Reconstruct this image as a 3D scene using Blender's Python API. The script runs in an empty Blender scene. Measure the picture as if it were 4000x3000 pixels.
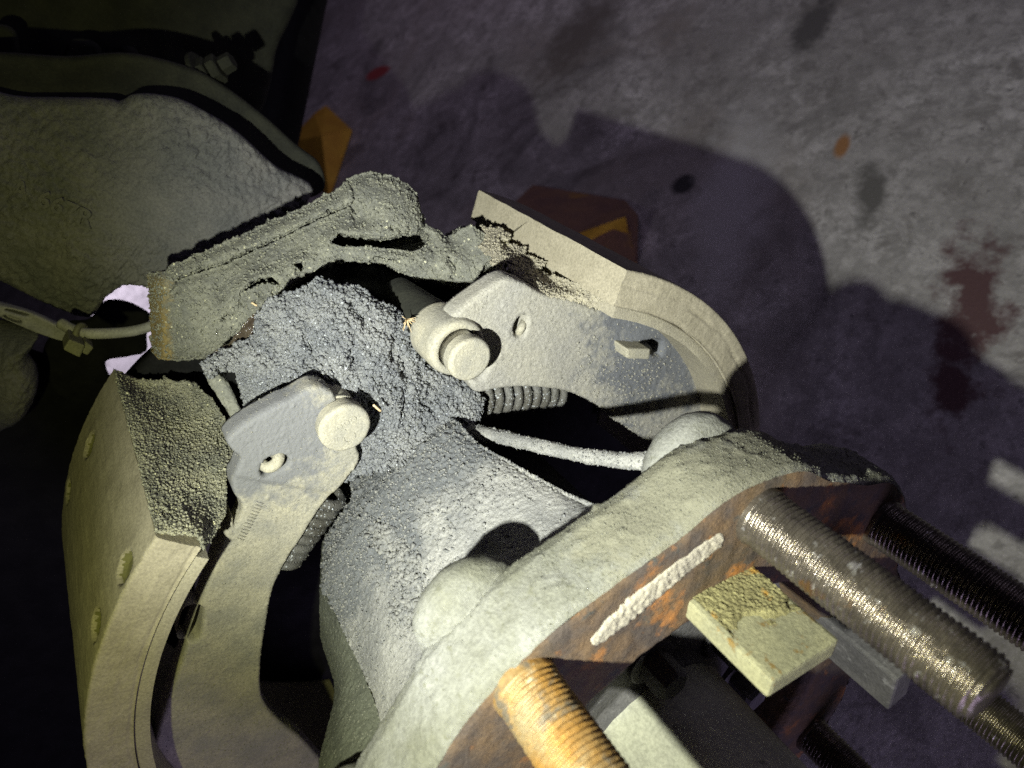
import bpy, math
import numpy as np
from mathutils import Vector, Matrix, geometry

# ------------------------------------------------------------------ camera, light, exposure
sc = bpy.context.scene
F, PW, PH = 2774.0, 4000.0, 3000.0
# axes of the place written in camera axes (x right, y down, z forward)
nn = np.array([-1106., -980., 1534.]); nn /= np.linalg.norm(nn)
AX = -nn                                        # world X: along the axle, outboard
g = np.array([0, 0, 1.]) - nn[2] * nn; g /= np.linalg.norm(g)
UP = -g                                         # world Z: up
SIDE = np.cross(UP, AX)                         # world Y
CAM = np.array([114., 0., 840.])                # camera place in mm (flange face at X = 0, floor at Z = 0)
HUB = np.array([-78., 499.])                    # axle centre line (Y, Z)

def c2w(v): return np.array([v @ AX, v @ SIDE, v @ UP])

cam_d = bpy.data.cameras.new('camera'); cam = bpy.data.objects.new('camera', cam_d)
sc.collection.objects.link(cam); sc.camera = cam
xr, yd, zf = (c2w(np.array(v, float)) for v in ((1, 0, 0), (0, 1, 0), (0, 0, 1)))
cam.matrix_world = Matrix(((xr[0], -yd[0], -zf[0], CAM[0] / 1000), (xr[1], -yd[1], -zf[1], CAM[1] / 1000),
                           (xr[2], -yd[2], -zf[2], CAM[2] / 1000), (0, 0, 0, 1)))
cam_d.sensor_width = 9.8; cam_d.lens = 9.8 * F / PW
cam_d.clip_start = 0.01; cam_d.clip_end = 50
cam_d.dof.use_dof = True; cam_d.dof.focus_distance = 0.33; cam_d.dof.aperture_fstop = 3.0

world = bpy.data.worlds.new('World'); sc.world = world; world.use_nodes = True
world.node_tree.nodes['Background'].inputs[0].default_value = (0.55, 0.5, 0.85, 1)
world.node_tree.nodes['Background'].inputs[1].default_value = 0.006

def look(o, target):
    o.rotation_euler = (Vector(target) - o.location).to_track_quat('-Z', 'Y').to_euler()

def cam_pt(x, y, z): return CAM + c2w(np.array([x, y, z], float))
TORCH = cam_pt(-84, 70, 0)
AIM = cam_pt(72, -55, 420)
def spot(name, power, col, size, blend):
    l = bpy.data.lights.new(name, 'SPOT'); o = bpy.data.objects.new(name, l); sc.collection.objects.link(o)
    l.energy = power; l.color = col; l.spot_size = math.radians(size); l.spot_blend = blend; l.shadow_soft_size = 0.004
    o.location = TORCH / 1000; look(o, AIM / 1000)
spot('torch_core', 14.5, (0.97, 1.0, 1.0), 84, 1.0)
spot('torch_halo', 2.5, (0.97, 0.99, 0.36), 140, 0.8)
def area(name, power, col, size, loc, target):
    l = bpy.data.lights.new(name, 'AREA'); o = bpy.data.objects.new(name, l); sc.collection.objects.link(o)
    l.energy = power; l.color = col; l.size = size; o.location = loc; look(o, target)
area('workshop_lamp', 2.9, (0.72, 0.64, 1.0), 0.8, (0.35, 2.1, 1.3), (-0.2, 0.5, 0.0))

area('floor_lamp', 3.2, (0.68, 0.56, 1.0), 0.4, (0.95, -0.40, 0.16), (-0.03, -0.06, 0.50))
area('aisle_lamp', 1.8, (0.85, 0.66, 1.0), 0.5, (-2.1, 1.35, 1.3), (-1.9, 1.1, 0.0))

sc.view_settings.view_transform = 'Standard'; sc.view_settings.look = 'None'
sc.view_settings.gamma = 1.0; sc.view_settings.exposure = 0.0
sc.render.engine = 'CYCLES'
sc.cycles.max_bounces = 5; sc.cycles.use_denoising = False
sc.cycles.sample_clamp_indirect = 4

# ------------------------------------------------------------------ pixel to place
def at(px, py, X):
    r = c2w(np.array([(px - PW / 2) / F, (py - PH / 2) / F, 1.0]))
    return CAM + r * ((X - CAM[0]) / r[0])
def on_floor(px, py, h=0.0):
    r = c2w(np.array([(px - PW / 2) / F, (py - PH / 2) / F, 1.0]))
    return CAM + r * ((h - CAM[2]) / r[2])
def atn(PX, X):
    r = np.stack([(PX[:, 0] - PW / 2) / F, (PX[:, 1] - PH / 2) / F, np.ones(len(PX))], 1)
    rw = np.stack([r @ AX, r @ SIDE, r @ UP], 1)
    return CAM + rw * ((X - CAM[0]) / rw[:, 0])[:, None]
def crop(ox, oy, s): return lambda *q: [(ox + p[0] * s, oy + p[1] * s) + tuple(p[2:]) for p in q]
full = crop(0, 0, 1.8083); c1 = crop(0, 0, .6329); c4 = crop(400, 600, .6329); c5 = crop(1600, 700, .6329)
c6 = crop(100, 1500, .9044); c7 = crop(1200, 1600, .8439); c8 = crop(2400, 1500, .904)
cA = crop(0, 1000, .4219); cB = crop(850, 1450, .4522); cL = crop(0, 2000, .7233); cM = crop(700, 1000, .5425)
cH = crop(1800, 1500, .4521); cU = crop(2000, 2400, .7233)

# ------------------------------------------------------------------ noise
def _h(ix, iy, iz, seed):
    n = (ix * 374761393 + iy * 668265263 + iz * 2147483647 + seed * 1274126177) & 0xffffffff
    n = ((n ^ (n >> 13)) * 1274126177) & 0xffffffff
    return ((n ^ (n >> 16)) & 0xffff) / 65535.0
def vnoise(P, seed=0):
    I = np.floor(P).astype(np.int64); f = P - I; u = f * f * f * (f * (f * 6 - 15) + 10); r = 0
    for a in (0, 1):
        for b in (0, 1):
            for c in (0, 1):
                w = (u[:, 0] if a else 1 - u[:, 0]) * (u[:, 1] if b else 1 - u[:, 1]) * (u[:, 2] if c else 1 - u[:, 2])
                r = r + w * _h(I[:, 0] + a, I[:, 1] + b, I[:, 2] + c, seed)
    return r * 2 - 1
def fbm(P, size, octv=3, seed=0):
    r = 0; a = 1.0; s = 0
    for o in range(octv):
        r = r + a * vnoise(P / size * 2 ** o + 17.3 * o, seed + o); s += a; a *= .55
    return r / s
def worley(P, size, seed=0):
    Q = P / size; I = np.floor(Q).astype(np.int64); best = np.full(len(P), 9.0)
    for a in (-1, 0, 1):
        for b in (-1, 0, 1):
            for c in (-1, 0, 1):
                J = I + (a, b, c)
                f = np.stack([_h(J[:, 0], J[:, 1], J[:, 2], seed + k) for k in (1, 2, 3)], 1)
                best = np.minimum(best, ((J + f - Q) ** 2).sum(1))
    return np.sqrt(best)
def d_fine(P): return .25 * fbm(P, 9, 2, 3) + .10 * fbm(P, 1.6, 2, 5)
def d_web(P): return .5 * fbm(P, 22, 2, 3) + .2 * fbm(P, 1.4, 2, 5) + 1.6 * np.clip(fbm(P, 1.9, 1, 15) - .55, 0, 1)
def d_grain(P): return 1.0 * fbm(P, 14, 3, 7) + .8 * (.6 - worley(P, 1.8, 4)) + .25 * fbm(P, 1.2, 1, 9)
def d_crumb(P):
    crack = np.abs(fbm(P, 15, 3, 31)); crack = np.clip(1 - crack / .05, 0, 1) * np.clip(fbm(P, 30, 2, 33) * 4 + .1, 0, 1)
    pit = np.clip(fbm(P, 4.5, 2, 41) - .20, 0, 1) * 6
    return 2.2 * fbm(P, 22, 3, 11) + 1.5 * (.62 - worley(P, 3.4, 8)) + 2.1 * (.6 - worley(P, 1.6, 18)) + .3 * fbm(P, 1.0, 1, 13) - 3.0 * crack - pit
def d_cake(P):
    pit = np.clip(fbm(P, 5, 2, 61) - .36, 0, 1) * 8
    return 1.1 * fbm(P, 18, 3, 51) + 1.5 * (.6 - worley(P, 1.5, 58)) + .7 * (.6 - worley(P, 3.2, 59)) + .4 * fbm(P, 3, 2, 53) - pit
def d_cast(P): return 1.6 * fbm(P, 40, 2, 71) + 3.0 * (.55 - worley(P * (1, .7, 1.15), 3.5, 73) + .5 * fbm(P, 2.6, 2, 77)) * np.clip(.8 + 1.6 * fbm(P, 60, 2, 78), .10, 1)

def proj(P):
    v = np.asarray(P, float) - CAM; q = v[0] * AX + v[1] * SIDE + v[2] * UP
    return (q[0] / q[2] * F + PW / 2, q[1] / q[2] * F + PH / 2)
def pxn(P):
    v = P - CAM; q = v[:, :1] * AX + v[:, 1:2] * SIDE + v[:, 2:3] * UP
    return np.stack([q[:, 0] / q[:, 2] * F + PW / 2, q[:, 1] / q[:, 2] * F + PH / 2], 1)
def seg_dist(V, L):
    d = np.full(len(V), 1e9)
    for a, b in zip(L[:-1], L[1:]):
        t = np.clip(((V - a) @ (b - a)) / ((b - a) @ (b - a)), 0, 1); d = np.minimum(d, np.linalg.norm(V - a - t[:, None] * (b - a), axis=1))
    return d
def ribbon(L, w):
    """thin ragged crack polygon round a px polyline"""
    L = np.array(L, float)
    s_ = np.r_[0, np.cumsum(np.linalg.norm(np.diff(L, axis=0), axis=1))]; t = np.linspace(0, s_[-1], max(6, int(s_[-1] / 18)))
    Q = np.stack([np.interp(t, s_, L[:, k]) for k in (0, 1)], 1); T = np.gradient(Q, axis=0); T /= np.linalg.norm(T, axis=1)[:, None]; Nn = T[:, ::-1] * (1, -1)
    q3 = np.c_[Q, np.zeros(len(Q))]; hw = w * (.55 + .5 * fbm(q3, 50, 2, 3) + .3 * fbm(q3, 20, 1, 9)) * np.sin(np.linspace(.25, math.pi - .25, len(Q))) ** .5
    hw = np.maximum(hw, 1.6)
    return [tuple(p) for p in Q + Nn * hw[:, None]] + [tuple(p) for p in (Q - Nn * hw[:, None])[::-1]]
def blob(cpx, rx, rag=.35):
    """stain field: 1 at the heart of the px polyline, falling off over rx px, ragged by noise"""
    L = np.array(cpx, float)
    return lambda P: 1 - seg_dist(pxn(P), L) / rx + rag * fbm(P, 9, 3, 7)
def union(*fs): return lambda P: np.maximum.reduce([f(P) for f in fs])
# ------------------------------------------------------------------ objects
def tag(o, label, cat, group=None, kind=None):
    if label: o['label'] = label
    if cat: o['category'] = cat
    if group: o['group'] = group
    if kind: o['kind'] = kind
    return o
def thing(name, label, cat, base, group=None):
    o = bpy.data.objects.new(name, None); sc.collection.objects.link(o)
    o.location = Vector(base) / 1000; o.empty_display_size = .01
    return tag(o, label, cat, group)
def world_loc(o):
    v = Vector((0, 0, 0))
    while o is not None: v += o.location; o = o.parent
    return np.array(v) * 1000
def mk(name, V, faces, m, parent=None, smooth=True, label=None, kind=None, stain=None):
    V = np.asarray(V, float)
    if parent is None: org = np.array([V[:, 0].mean(), V[:, 1].mean(), V[:, 2].min()])
    else: org = world_loc(parent)
    me = bpy.data.meshes.new(name); me.from_pydata(((V - org) / 1000).tolist(), [], faces)
    me.update(); me.validate()
    if smooth: me.polygons.foreach_set('use_smooth', [True] * len(me.polygons))
    me.materials.append(m)
    if stain is not None:
        at_ = me.attributes.new('stain', 'FLOAT', 'POINT'); at_.data.foreach_set('value', np.asarray(stain(V), np.float32))
    o = bpy.data.objects.new(name, me); sc.collection.objects.link(o)
    if parent is None: o.location = Vector(org) / 1000
    else: o.parent = parent
    if label: o['label'] = label
    if kind: o['kind'] = kind
    return o

def smooth_loop(pts, closed=True, n=6):
    P = np.array(pts, float); m = len(P); out = []
    for i in range(m):
        p0, p1, p2, p3 = P[(i - 1) % m], P[i], P[(i + 1) % m], P[(i + 2) % m]
        for t in np.linspace(0, 1, n, endpoint=False):
            out.append(.5 * ((2 * p1) + (-p0 + p2) * t + (2 * p0 - 5 * p1 + 4 * p2 - p3) * t * t + (-p0 + 3 * p1 - 3 * p2 + p3) * t ** 3))
    return np.array(out)
def resample(P, step):
    Q = np.vstack([P, P[:1]]); s = np.r_[0, np.cumsum(np.linalg.norm(np.diff(Q[:, :2], axis=0), axis=1))]
    n = max(8, int(round(s[-1] / step))); t = np.linspace(0, s[-1], n, endpoint=False)
    return np.stack([np.interp(t, s, Q[:, k]) for k in range(Q.shape[1])], 1)
def inside(P, L):
    x, y = P[:, 0], P[:, 1]; r = np.zeros(len(P), bool); a = L; b = np.roll(L, -1, 0)
    for (x1, y1), (x2, y2) in zip(a[:, :2], b[:, :2]):
        if y1 == y2: continue
        c = ((y1 > y) != (y2 > y)) & (x < (x2 - x1) * (y - y1) / (y2 - y1) + x1); r ^= c
    return r
def near(P, L, chunk=4000, want_x=False):
    d = np.empty(len(P)); X = np.empty(len(P))
    for i in range(0, len(P), chunk):
        D = ((P[i:i + chunk, None, :2] - L[None, :, :2]) ** 2).sum(2)
        d[i:i + chunk] = np.sqrt(D.min(1))
        if want_x: w = 1 / (D + 30.) ** 1.25; X[i:i + chunk] = (w * L[None, :, 2]).sum(1) / w.sum(1)
    return d, X

def patch(name, outline, m, parent=None, X=None, thick=8., res=6., rnd=1.5, disp=d_fine, holes=(), ctrl=(), bulge=0., bulge_px=200.,
          curve=True, edge=0., tdir=(-1, 0, 0), label=None, kind=None, extra=None, hole_back=True, stain=None):
    """a body whose front is bounded by outline [(px, py, X mm)], with real depth `thick` behind it"""
    if X is None: X = float(np.mean([p[2] for p in outline]))
    def prep(o):
        o = [tuple(p) if len(p) == 3 else (p[0], p[1], X) for p in o]
        L = smooth_loop(o) if curve else np.array(o, float)
        return resample(L, res)
    loops = [prep(outline)]
    for h in holes:
        L = prep(h); L[:, 2] = near(L, loops[0], want_x=True)[1]; loops.append(L)
    A0 = np.vstack(loops).copy()
    if edge:
        L = loops[0]; nrm = np.roll(L, -1, 0)[:, :2] - np.roll(L, 1, 0)[:, :2]; nrm = nrm[:, ::-1] * (1, -1); nrm /= np.linalg.norm(nrm, axis=1)[:, None] + 1e-9
        q = np.c_[L[:, :2], np.zeros(len(L))]
        L[:, :2] += nrm * (edge * (fbm(q, 45, 3, 5) + .5 * fbm(q, 12, 2, 8)))[:, None]
    A = np.vstack(loops)
    lo, hi = loops[0][:, :2].min(0), loops[0][:, :2].max(0)
    gx, gy = np.meshgrid(np.arange(lo[0], hi[0], res), np.arange(lo[1], hi[1], res * .87))
    gx = gx + (np.arange(gx.shape[0]) % 2)[:, None] * res * .5
    G = np.stack([gx.ravel(), gy.ravel()], 1)
    ok = inside(G, loops[0])
    for h in loops[1:]: ok &= ~inside(G, h)
    G = G[ok]
    ctl = np.array(list(ctrl), float).reshape(-1, 3)
    ref = np.vstack([A] + [np.repeat(ctl, 12, 0)]) if len(ctl) else A
    d, gX = near(G, A)
    ok = d > res * .55; G, d = G[ok], d[ok]
    d, _ = near(G, A0); d = np.maximum(d - edge, 0); _, gX = near(G, ref, want_x=True)
    dout = np.r_[near(A, A0[:len(loops[0])])[0], near(G, A0[:len(loops[0])])[0]]; dout = np.maximum(dout - edge, 0)
    pts = [Vector(p) for p in np.vstack([A[:, :2], G])]
    faces_in = []; k = 0
    for L in loops: faces_in.append(list(range(k, k + len(L)))); k += len(L)
    edges = [(f[i], f[(i + 1) % len(f)]) for f in faces_in for i in range(len(f))]
    vo, eo, fo, ov, oe, of_ = geometry.delaunay_2d_cdt(pts, edges, [], 0, 1e-4)
    V2 = np.array([tuple(v) for v in vo])
    src = np.array([o[0] if o else -1 for o in ov])
    allX = np.r_[A[:, 2], gX]; alld = np.r_[np.zeros(len(A)), d]
    vo_ = np.where(src >= 0, dout[src], 0)
    vx = np.where(src >= 0, allX[src], A[:, 2].mean()); vd = np.where(src >= 0, alld[src], 0)
    T = np.array([f for f in fo if len(f) == 3]); cen = V2[T].mean(1)
    keep = inside(cen, loops[0])
    for h in loops[1:]: keep &= ~inside(cen, h)
    T = T[keep]
    # orientation: front looks at the camera
    a, b, c = V2[T[:, 0]], V2[T[:, 1]], V2[T[:, 2]]
    flip = ((b - a)[:, 0] * (c - a)[:, 1] - (b - a)[:, 1] * (c - a)[:, 0]) > 0
    T[flip] = T[flip][:, ::-1]
    P = atn(V2, vx)
    mmpx = np.linalg.norm(P.mean(0) - CAM) / F
    rp = max(rnd / mmpx, 1e-6)
    t = np.clip(1 - vd / rp, 0, 1); drop = rnd * (1 - np.sqrt(1 - t * t)) if rnd else 0
    add = disp(P) if disp is not None else 0
    if bulge: tt = np.clip(vo_ / bulge_px, 0, 1); add = add + bulge * (1 - (1 - tt) ** 2)
    if extra is not None: add = add + extra(V2, P)
    P = P + np.array([1., 0, 0]) * (add - drop)[:, None]
    V = [P]; faces = T.tolist(); base = len(P)
    inv = {int(s): i for i, s in enumerate(src) if 0 <= s < len(A)}
    tdv = (P.mean(0) - CAM) if tdir == 'view' else np.array(tdir, float); tdv /= np.linalg.norm(tdv)
    rings = int(np.clip(thick / max(res * mmpx * 1.6, 1.2), 1, 16))
    for li, f in enumerate(faces_in):
        prev = [inv.get(i, None) for i in f]
        prev = [p for p in prev if p is not None]
        L0 = P[prev]; ar = (lambda q: np.sum(q[:, 0] * np.roll(q[:, 1], -1) - np.roll(q[:, 0], -1) * q[:, 1]))(V2[prev])
        rev = (ar > 0) != (li > 0)
        for r in range(1, rings + 1):
            Q = L0 + tdv * thick * r / rings
            if disp is not None:
                Q = Q + (disp(Q) * .5)[:, None] * np.array([0, .7, .7])
            idx = list(range(base, base + len(Q))); base += len(Q); V.append(Q)
            for i in range(len(prev)):
                j = (i + 1) % len(prev); q = [prev[i], prev[j], idx[j], idx[i]]
                faces.append(q[::-1] if not rev else q)
            prev = idx
        if li == 0 or not hole_back: faces.append(prev if rev else prev[::-1])
    return mk(name, np.vstack(V), faces, m, parent, True, label, kind, stain)

def grid(name, P, m, parent=None, disp=None, closeu=False, label=None, flip=False, kind=None, caps=False, ends=False, stain=None):
    """P: (nu, nv, 3) surface in mm, displaced along its normal"""
    nu, nv = P.shape[:2]
    if disp is not None:
        du = (np.roll(P, -1, 0) - np.roll(P, 1, 0)) if closeu else np.gradient(P, axis=0)
        dv = np.gradient(P, axis=1); N = np.cross(du, dv); N /= np.linalg.norm(N, axis=2)[..., None] + 1e-9
        if flip: N = -N
        P = P + N * disp(P.reshape(-1, 3)).reshape(nu, nv, 1)
    i = np.arange(nu if closeu else nu - 1)[:, None]; j = np.arange(nv - 1)[None, :]; i2 = (i + 1) % nu
    q = np.stack([i * nv + j, i2 * nv + j, i2 * nv + j + 1, i * nv + j + 1], -1).reshape(-1, 4)
    if flip: q = q[:, ::-1]
    fs = q.tolist()
    if caps:
        fs.append([k * nv for k in range(nu)][::(1 if flip else -1)]); fs.append([k * nv + nv - 1 for k in range(nu)][::(-1 if flip else 1)])
    V = P.reshape(-1, 3)
    if ends:   # flat faces closing the two swept ends, with their own vertices so that the edge stays crisp
        k0 = nu * nv; V = np.vstack([V, P[0], P[-1]])
        fs.append(list(range(k0, k0 + nv - 1))[::(-1 if flip else 1)]); fs.append(list(range(k0 + nv, k0 + 2 * nv - 1))[::(1 if flip else -1)])
    return mk(name, V, fs, m, parent, True, label, kind, stain)

def lathe_x(name, prof, cy, cz, m, parent=None, seg=48, disp=None, a0=0, a1=360, rfun=None, label=None, kind=None, stain=None):
    """profile [(X, R)] spun about the line Y=cy, Z=cz along X"""
    prof = np.array(prof, float); closed = abs(a1 - a0) >= 360
    a = np.radians(np.linspace(a0, a1, seg, endpoint=not closed))
    R = np.repeat(prof[None, :, 1], len(a), 0); Xs = np.repeat(prof[None, :, 0], len(a), 0)
    if rfun is not None: R = rfun(np.degrees(a)[:, None], Xs, R)
    P = np.stack([Xs, cy + R * np.cos(a)[:, None], cz + R * np.sin(a)[:, None]], 2)
    return grid(name, P, m, parent, disp, closed, label, kind=kind, stain=stain)
def dense(prof, step):
    out = []
    for (x0, r0), (x1, r1) in zip(prof[:-1], prof[1:]):
        n = max(1, int(math.hypot(x1 - x0, r1 - r0) / step))
        out += [(x0 + (x1 - x0) * k / n, r0 + (r1 - r0) * k / n) for k in range(n)]
    return out + [prof[-1]]
def tube(name, pts, r, m, parent=None, seg=14, n=8, disp=None, flat=None, label=None):
    P = np.array(pts, float)
    if n > 1:
        Q = np.vstack([2 * P[0] - P[1], P, 2 * P[-1] - P[-2]]); out = []
        for i in range(1, len(Q) - 2):
            for t in np.linspace(0, 1, n, endpoint=False):
                p0, p1, p2, p3 = Q[i - 1], Q[i], Q[i + 1], Q[i + 2]
                out.append(.5 * ((2 * p1) + (-p0 + p2) * t + (2 * p0 - 5 * p1 + 4 * p2 - p3) * t * t + (-p0 + 3 * p1 - 3 * p2 + p3) * t ** 3))
        P = np.array(out + [P[-1]])
    T = np.gradient(P, axis=0); T /= np.linalg.norm(T, axis=1)[:, None]
    if len(np.shape(r)): r = np.interp(np.linspace(0, 1, len(P)), np.linspace(0, 1, len(r)), r)
    ref = np.array([.3, .1, .95]); A = np.cross(T, ref); A /= np.linalg.norm(A, axis=1)[:, None]; B = np.cross(T, A)
    r = np.broadcast_to(np.array(r, float), (len(P),))
    a = np.linspace(0, 2 * math.pi, seg, endpoint=False)
    fl = flat or 1.0
    S = P[None] + np.cos(a)[:, None, None] * A[None] * r[None, :, None] + np.sin(a)[:, None, None] * B[None] * r[None, :, None] * fl
    return grid(name, S, m, parent, disp, True, label, caps=True)
def box8(name, C8, m, parent=None, bev=1.2, label=None):
    """C8: eight corners, front four then the back four behind them, edges bevelled"""
    o = mk(name, C8, [[0, 1, 2, 3], [7, 6, 5, 4], [0, 4, 5, 1], [1, 5, 6, 2], [2, 6, 7, 3], [3, 7, 4, 0]], m, parent, False, label)
    import bmesh
    bm = bmesh.new(); bm.from_mesh(o.data); bmesh.ops.recalc_face_normals(bm, faces=bm.faces)
    bmesh.ops.bevel(bm, geom=list(bm.edges), offset=bev / 1000, segments=2, affect='EDGES', profile=.6)
    bm.to_mesh(o.data); bm.free()
    return o

_t = (1 + 5 ** .5) / 2
ICO_V = np.array([(-1, _t, 0), (1, _t, 0), (-1, -_t, 0), (1, -_t, 0), (0, -1, _t), (0, 1, _t), (0, -1, -_t), (0, 1, -_t), (_t, 0, -1), (_t, 0, 1), (-_t, 0, -1), (-_t, 0, 1)]) / 1.902
ICO_F = np.array([(0, 11, 5), (0, 5, 1), (0, 1, 7), (0, 7, 10), (0, 10, 11), (1, 5, 9), (5, 11, 4), (11, 10, 2), (10, 7, 6), (7, 1, 8), (3, 9, 4), (3, 4, 2), (3, 2, 6), (3, 6, 8), (3, 8, 9), (4, 9, 5), (2, 4, 11), (6, 2, 10), (8, 6, 7), (9, 8, 1)])
OCT_V = np.array([(1, 0, 0), (-1, 0, 0), (0, 1, 0), (0, -1, 0), (0, 0, 1), (0, 0, -1)], float)
OCT_F = np.array([(0, 2, 4), (2, 1, 4), (1, 3, 4), (3, 0, 4), (2, 0, 5), (1, 2, 5), (3, 1, 5), (0, 3, 5)])
def crumbs(src, n, r0, r1, m, parent, label, seed=1, keep=None, name='dust_crumbs'):
    """loose crumbs of dust lying on the skin of src, far too many to count"""
    rng = np.random.default_rng(seed); me = src.data; me.calc_loop_triangles()
    V = np.empty(len(me.vertices) * 3); me.vertices.foreach_get('co', V); V = V.reshape(-1, 3) * 1000 + world_loc(src.parent)
    T = np.empty(len(me.loop_triangles) * 3, np.int32); me.loop_triangles.foreach_get('vertices', T); T = T.reshape(-1, 3)
    A, B, C_ = V[T[:, 0]], V[T[:, 1]], V[T[:, 2]]; Nn = np.cross(B - A, C_ - A); ar = np.linalg.norm(Nn, axis=1); Nn = Nn / (ar[:, None] + 1e-12)
    cen = (A + B + C_) / 3; facing = ((CAM - cen) * Nn).sum(1) / np.linalg.norm(CAM - cen, axis=1)
    w = ar * (np.abs(facing) > .12) * (ar < 30)
    if keep is not None: w = w * np.clip(keep(cen), 0, 1)
    i = rng.choice(len(T), n, p=w / w.sum()); a, b = rng.random(n), rng.random(n); sw = a + b > 1; a[sw], b[sw] = 1 - a[sw], 1 - b[sw]
    P = A[i] + a[:, None] * (B[i] - A[i]) + b[:, None] * (C_[i] - A[i])
    r = r0 + (r1 - r0) * rng.random(n) ** 2.6
    P = P + Nn[i] * np.sign(facing[i])[:, None] * (r * .25)[:, None]
    IV, IF = (ICO_V, ICO_F) if r1 >= .5 else (OCT_V, OCT_F)
    S = IV[None] * (1 + .35 * rng.normal(size=(n, len(IV), 1)).clip(-1.5, 1.5)) * (r[:, None, None] * (.8 + .45 * rng.random((n, 1, 3)))) + P[:, None]
    Fc = (IF[None] + (np.arange(n) * len(IV))[:, None, None]).reshape(-1, 3)
    return mk(name, S.reshape(-1, 3), Fc.tolist(), m, parent, True, label, 'stuff')

# ------------------------------------------------------------------ materials
def mat(name, c1_, c2_, rough=.9, metal=0., scale=(60, 900), bump=.35, bscale=900, spots=None, spots2=None, contrast=(.38, .62), spec=.3, bdist=.0006, grit=None, stain=None):
    m = bpy.data.materials.new(name); m.use_nodes = True; nt = m.node_tree; N = nt.nodes; L = nt.links
    b = N['Principled BSDF']; tc = N.new('ShaderNodeTexCoord')
    def noise(s, det=4, r=.6):
        n = N.new('ShaderNodeTexNoise'); n.inputs['Scale'].default_value = s; n.inputs['Detail'].default_value = det
        n.inputs['Roughness'].default_value = r; L.new(tc.outputs['Object'], n.inputs['Vector']); return n
    def ramp(src, lo, hi):
        r = N.new('ShaderNodeMapRange'); r.inputs['From Min'].default_value = lo; r.inputs['From Max'].default_value = hi
        L.new(src, r.inputs['Value']); return r.outputs[0]
    def mix(f, a, c):
        x = N.new('ShaderNodeMix'); x.data_type = 'RGBA'; L.new(f, x.inputs['Factor'])
        if isinstance(a, tuple): x.inputs['A'].default_value = a + (1,)
        else: L.new(a, x.inputs['A'])
        if isinstance(c, tuple): x.inputs['B'].default_value = c + (1,)
        else: L.new(c, x.inputs['B'])
        return x.outputs['Result']
    col = mix(ramp(noise(scale[0]).outputs[0], *contrast), c1_, c2_)
    fine = noise(scale[1], 3, .7)
    dk = N.new('ShaderNodeMix'); dk.data_type = 'RGBA'; dk.blend_type = 'MULTIPLY'; dk.inputs['Factor'].default_value = .55
    g_ = N.new('ShaderNodeValToRGB'); g_.color_ramp.elements[0].position = .3; g_.color_ramp.elements[0].color = (.45, .45, .45, 1)
    g_.color_ramp.elements[1].position = .65; g_.color_ramp.elements[1].color = (1.15, 1.15, 1.15, 1)
    L.new(fine.outputs[0], g_.inputs[0]); L.new(col, dk.inputs['A']); L.new(g_.outputs[0], dk.inputs['B']); col = dk.outputs['Result']
    for sp in (spots, spots2):
        if sp:
            f = ramp(noise(sp[1], 5, .65).outputs[0], sp[2], sp[3]); col = mix(f, col, sp[0])
    if stain:  # a stain with its own shape, stored with the mesh
        at_ = N.new('ShaderNodeAttribute'); at_.attribute_name = 'stain'
        sm = N.new('ShaderNodeMath'); sm.operation = 'MULTIPLY_ADD'; L.new(noise(220, 4, .7).outputs[0], sm.inputs[0]); sm.inputs[1].default_value = 1.0; L.new(at_.outputs['Fac'], sm.inputs[2])
        col = mix(ramp(sm.outputs[0], .75, 1.15), col, stain)
    if grit:   # scattered pale grains, each its own speck
        v = N.new('ShaderNodeTexVoronoi'); v.inputs['Scale'].default_value = grit[1]; L.new(tc.outputs['Object'], v.inputs['Vector'])
        sep = N.new('ShaderNodeSeparateColor'); L.new(v.outputs['Color'], sep.inputs[0])
        col = mix(ramp(sep.outputs[0], grit[2], grit[2] + .02), col, grit[0])
    L.new(col, b.inputs['Base Color'])
    b.inputs['Roughness'].default_value = rough; b.inputs['Metallic'].default_value = metal
    b.inputs['Specular IOR Level'].default_value = spec
    if bump:
        bp = N.new('ShaderNodeBump'); bp.inputs['Strength'].default_value = bump; bp.inputs['Distance'].default_value = bdist
        L.new(noise(bscale, 4, .65).outputs[0], bp.inputs['Height']); L.new(bp.outputs[0], b.inputs['Normal'])
    return m
M_web = mat('pale brake dust', (.29, .278, .235), (.385, .36, .28), bump=.6, bscale=1100, spots=((.25, .245, .225), 24, .55, .75))
M_webL = mat('pale brake dust with grey film', (.29, .278, .235), (.385, .36, .28), bump=.7, bscale=1100, spots=((.25, .245, .225), 24, .55, .75), stain=(.165, .166, .172))
M_webR = mat('pale brake dust with grease', (.335, .32, .275), (.30, .29, .265), scale=(34, 900), bump=.7, bscale=1000, stain=(.125, .13, .145))
M_webdark = mat('dust over grease', (.345, .33, .28), (.29, .285, .26), scale=(34, 900), bump=.7, bscale=1000)
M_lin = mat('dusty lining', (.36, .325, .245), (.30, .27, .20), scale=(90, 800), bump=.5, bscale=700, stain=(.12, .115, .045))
M_tab = mat('dusty shoe table', (.36, .33, .25), (.30, .275, .215), bump=.6, bscale=900)
M_cake = mat('dark caked dust', (.225, .225, .185), (.15, .152, .135), scale=(70, 900), bump=.9, bscale=1300, grit=((.6, .58, .42), 1100, .975), rough=.75)
M_cakeL = mat('grey olive caked dust', (.33, .32, .235), (.21, .21, .165), scale=(70, 900), bump=1., bscale=1300, grit=((.6, .58, .40), 1200, .97), rough=.75)
M_brk = mat('olive caked dust', (.225, .225, .185), (.15, .152, .135), scale=(70, 900), bump=.9, bscale=1300, grit=((.6, .58, .42), 1100, .98), rough=.75, stain=(.24, .185, .08))
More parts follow.
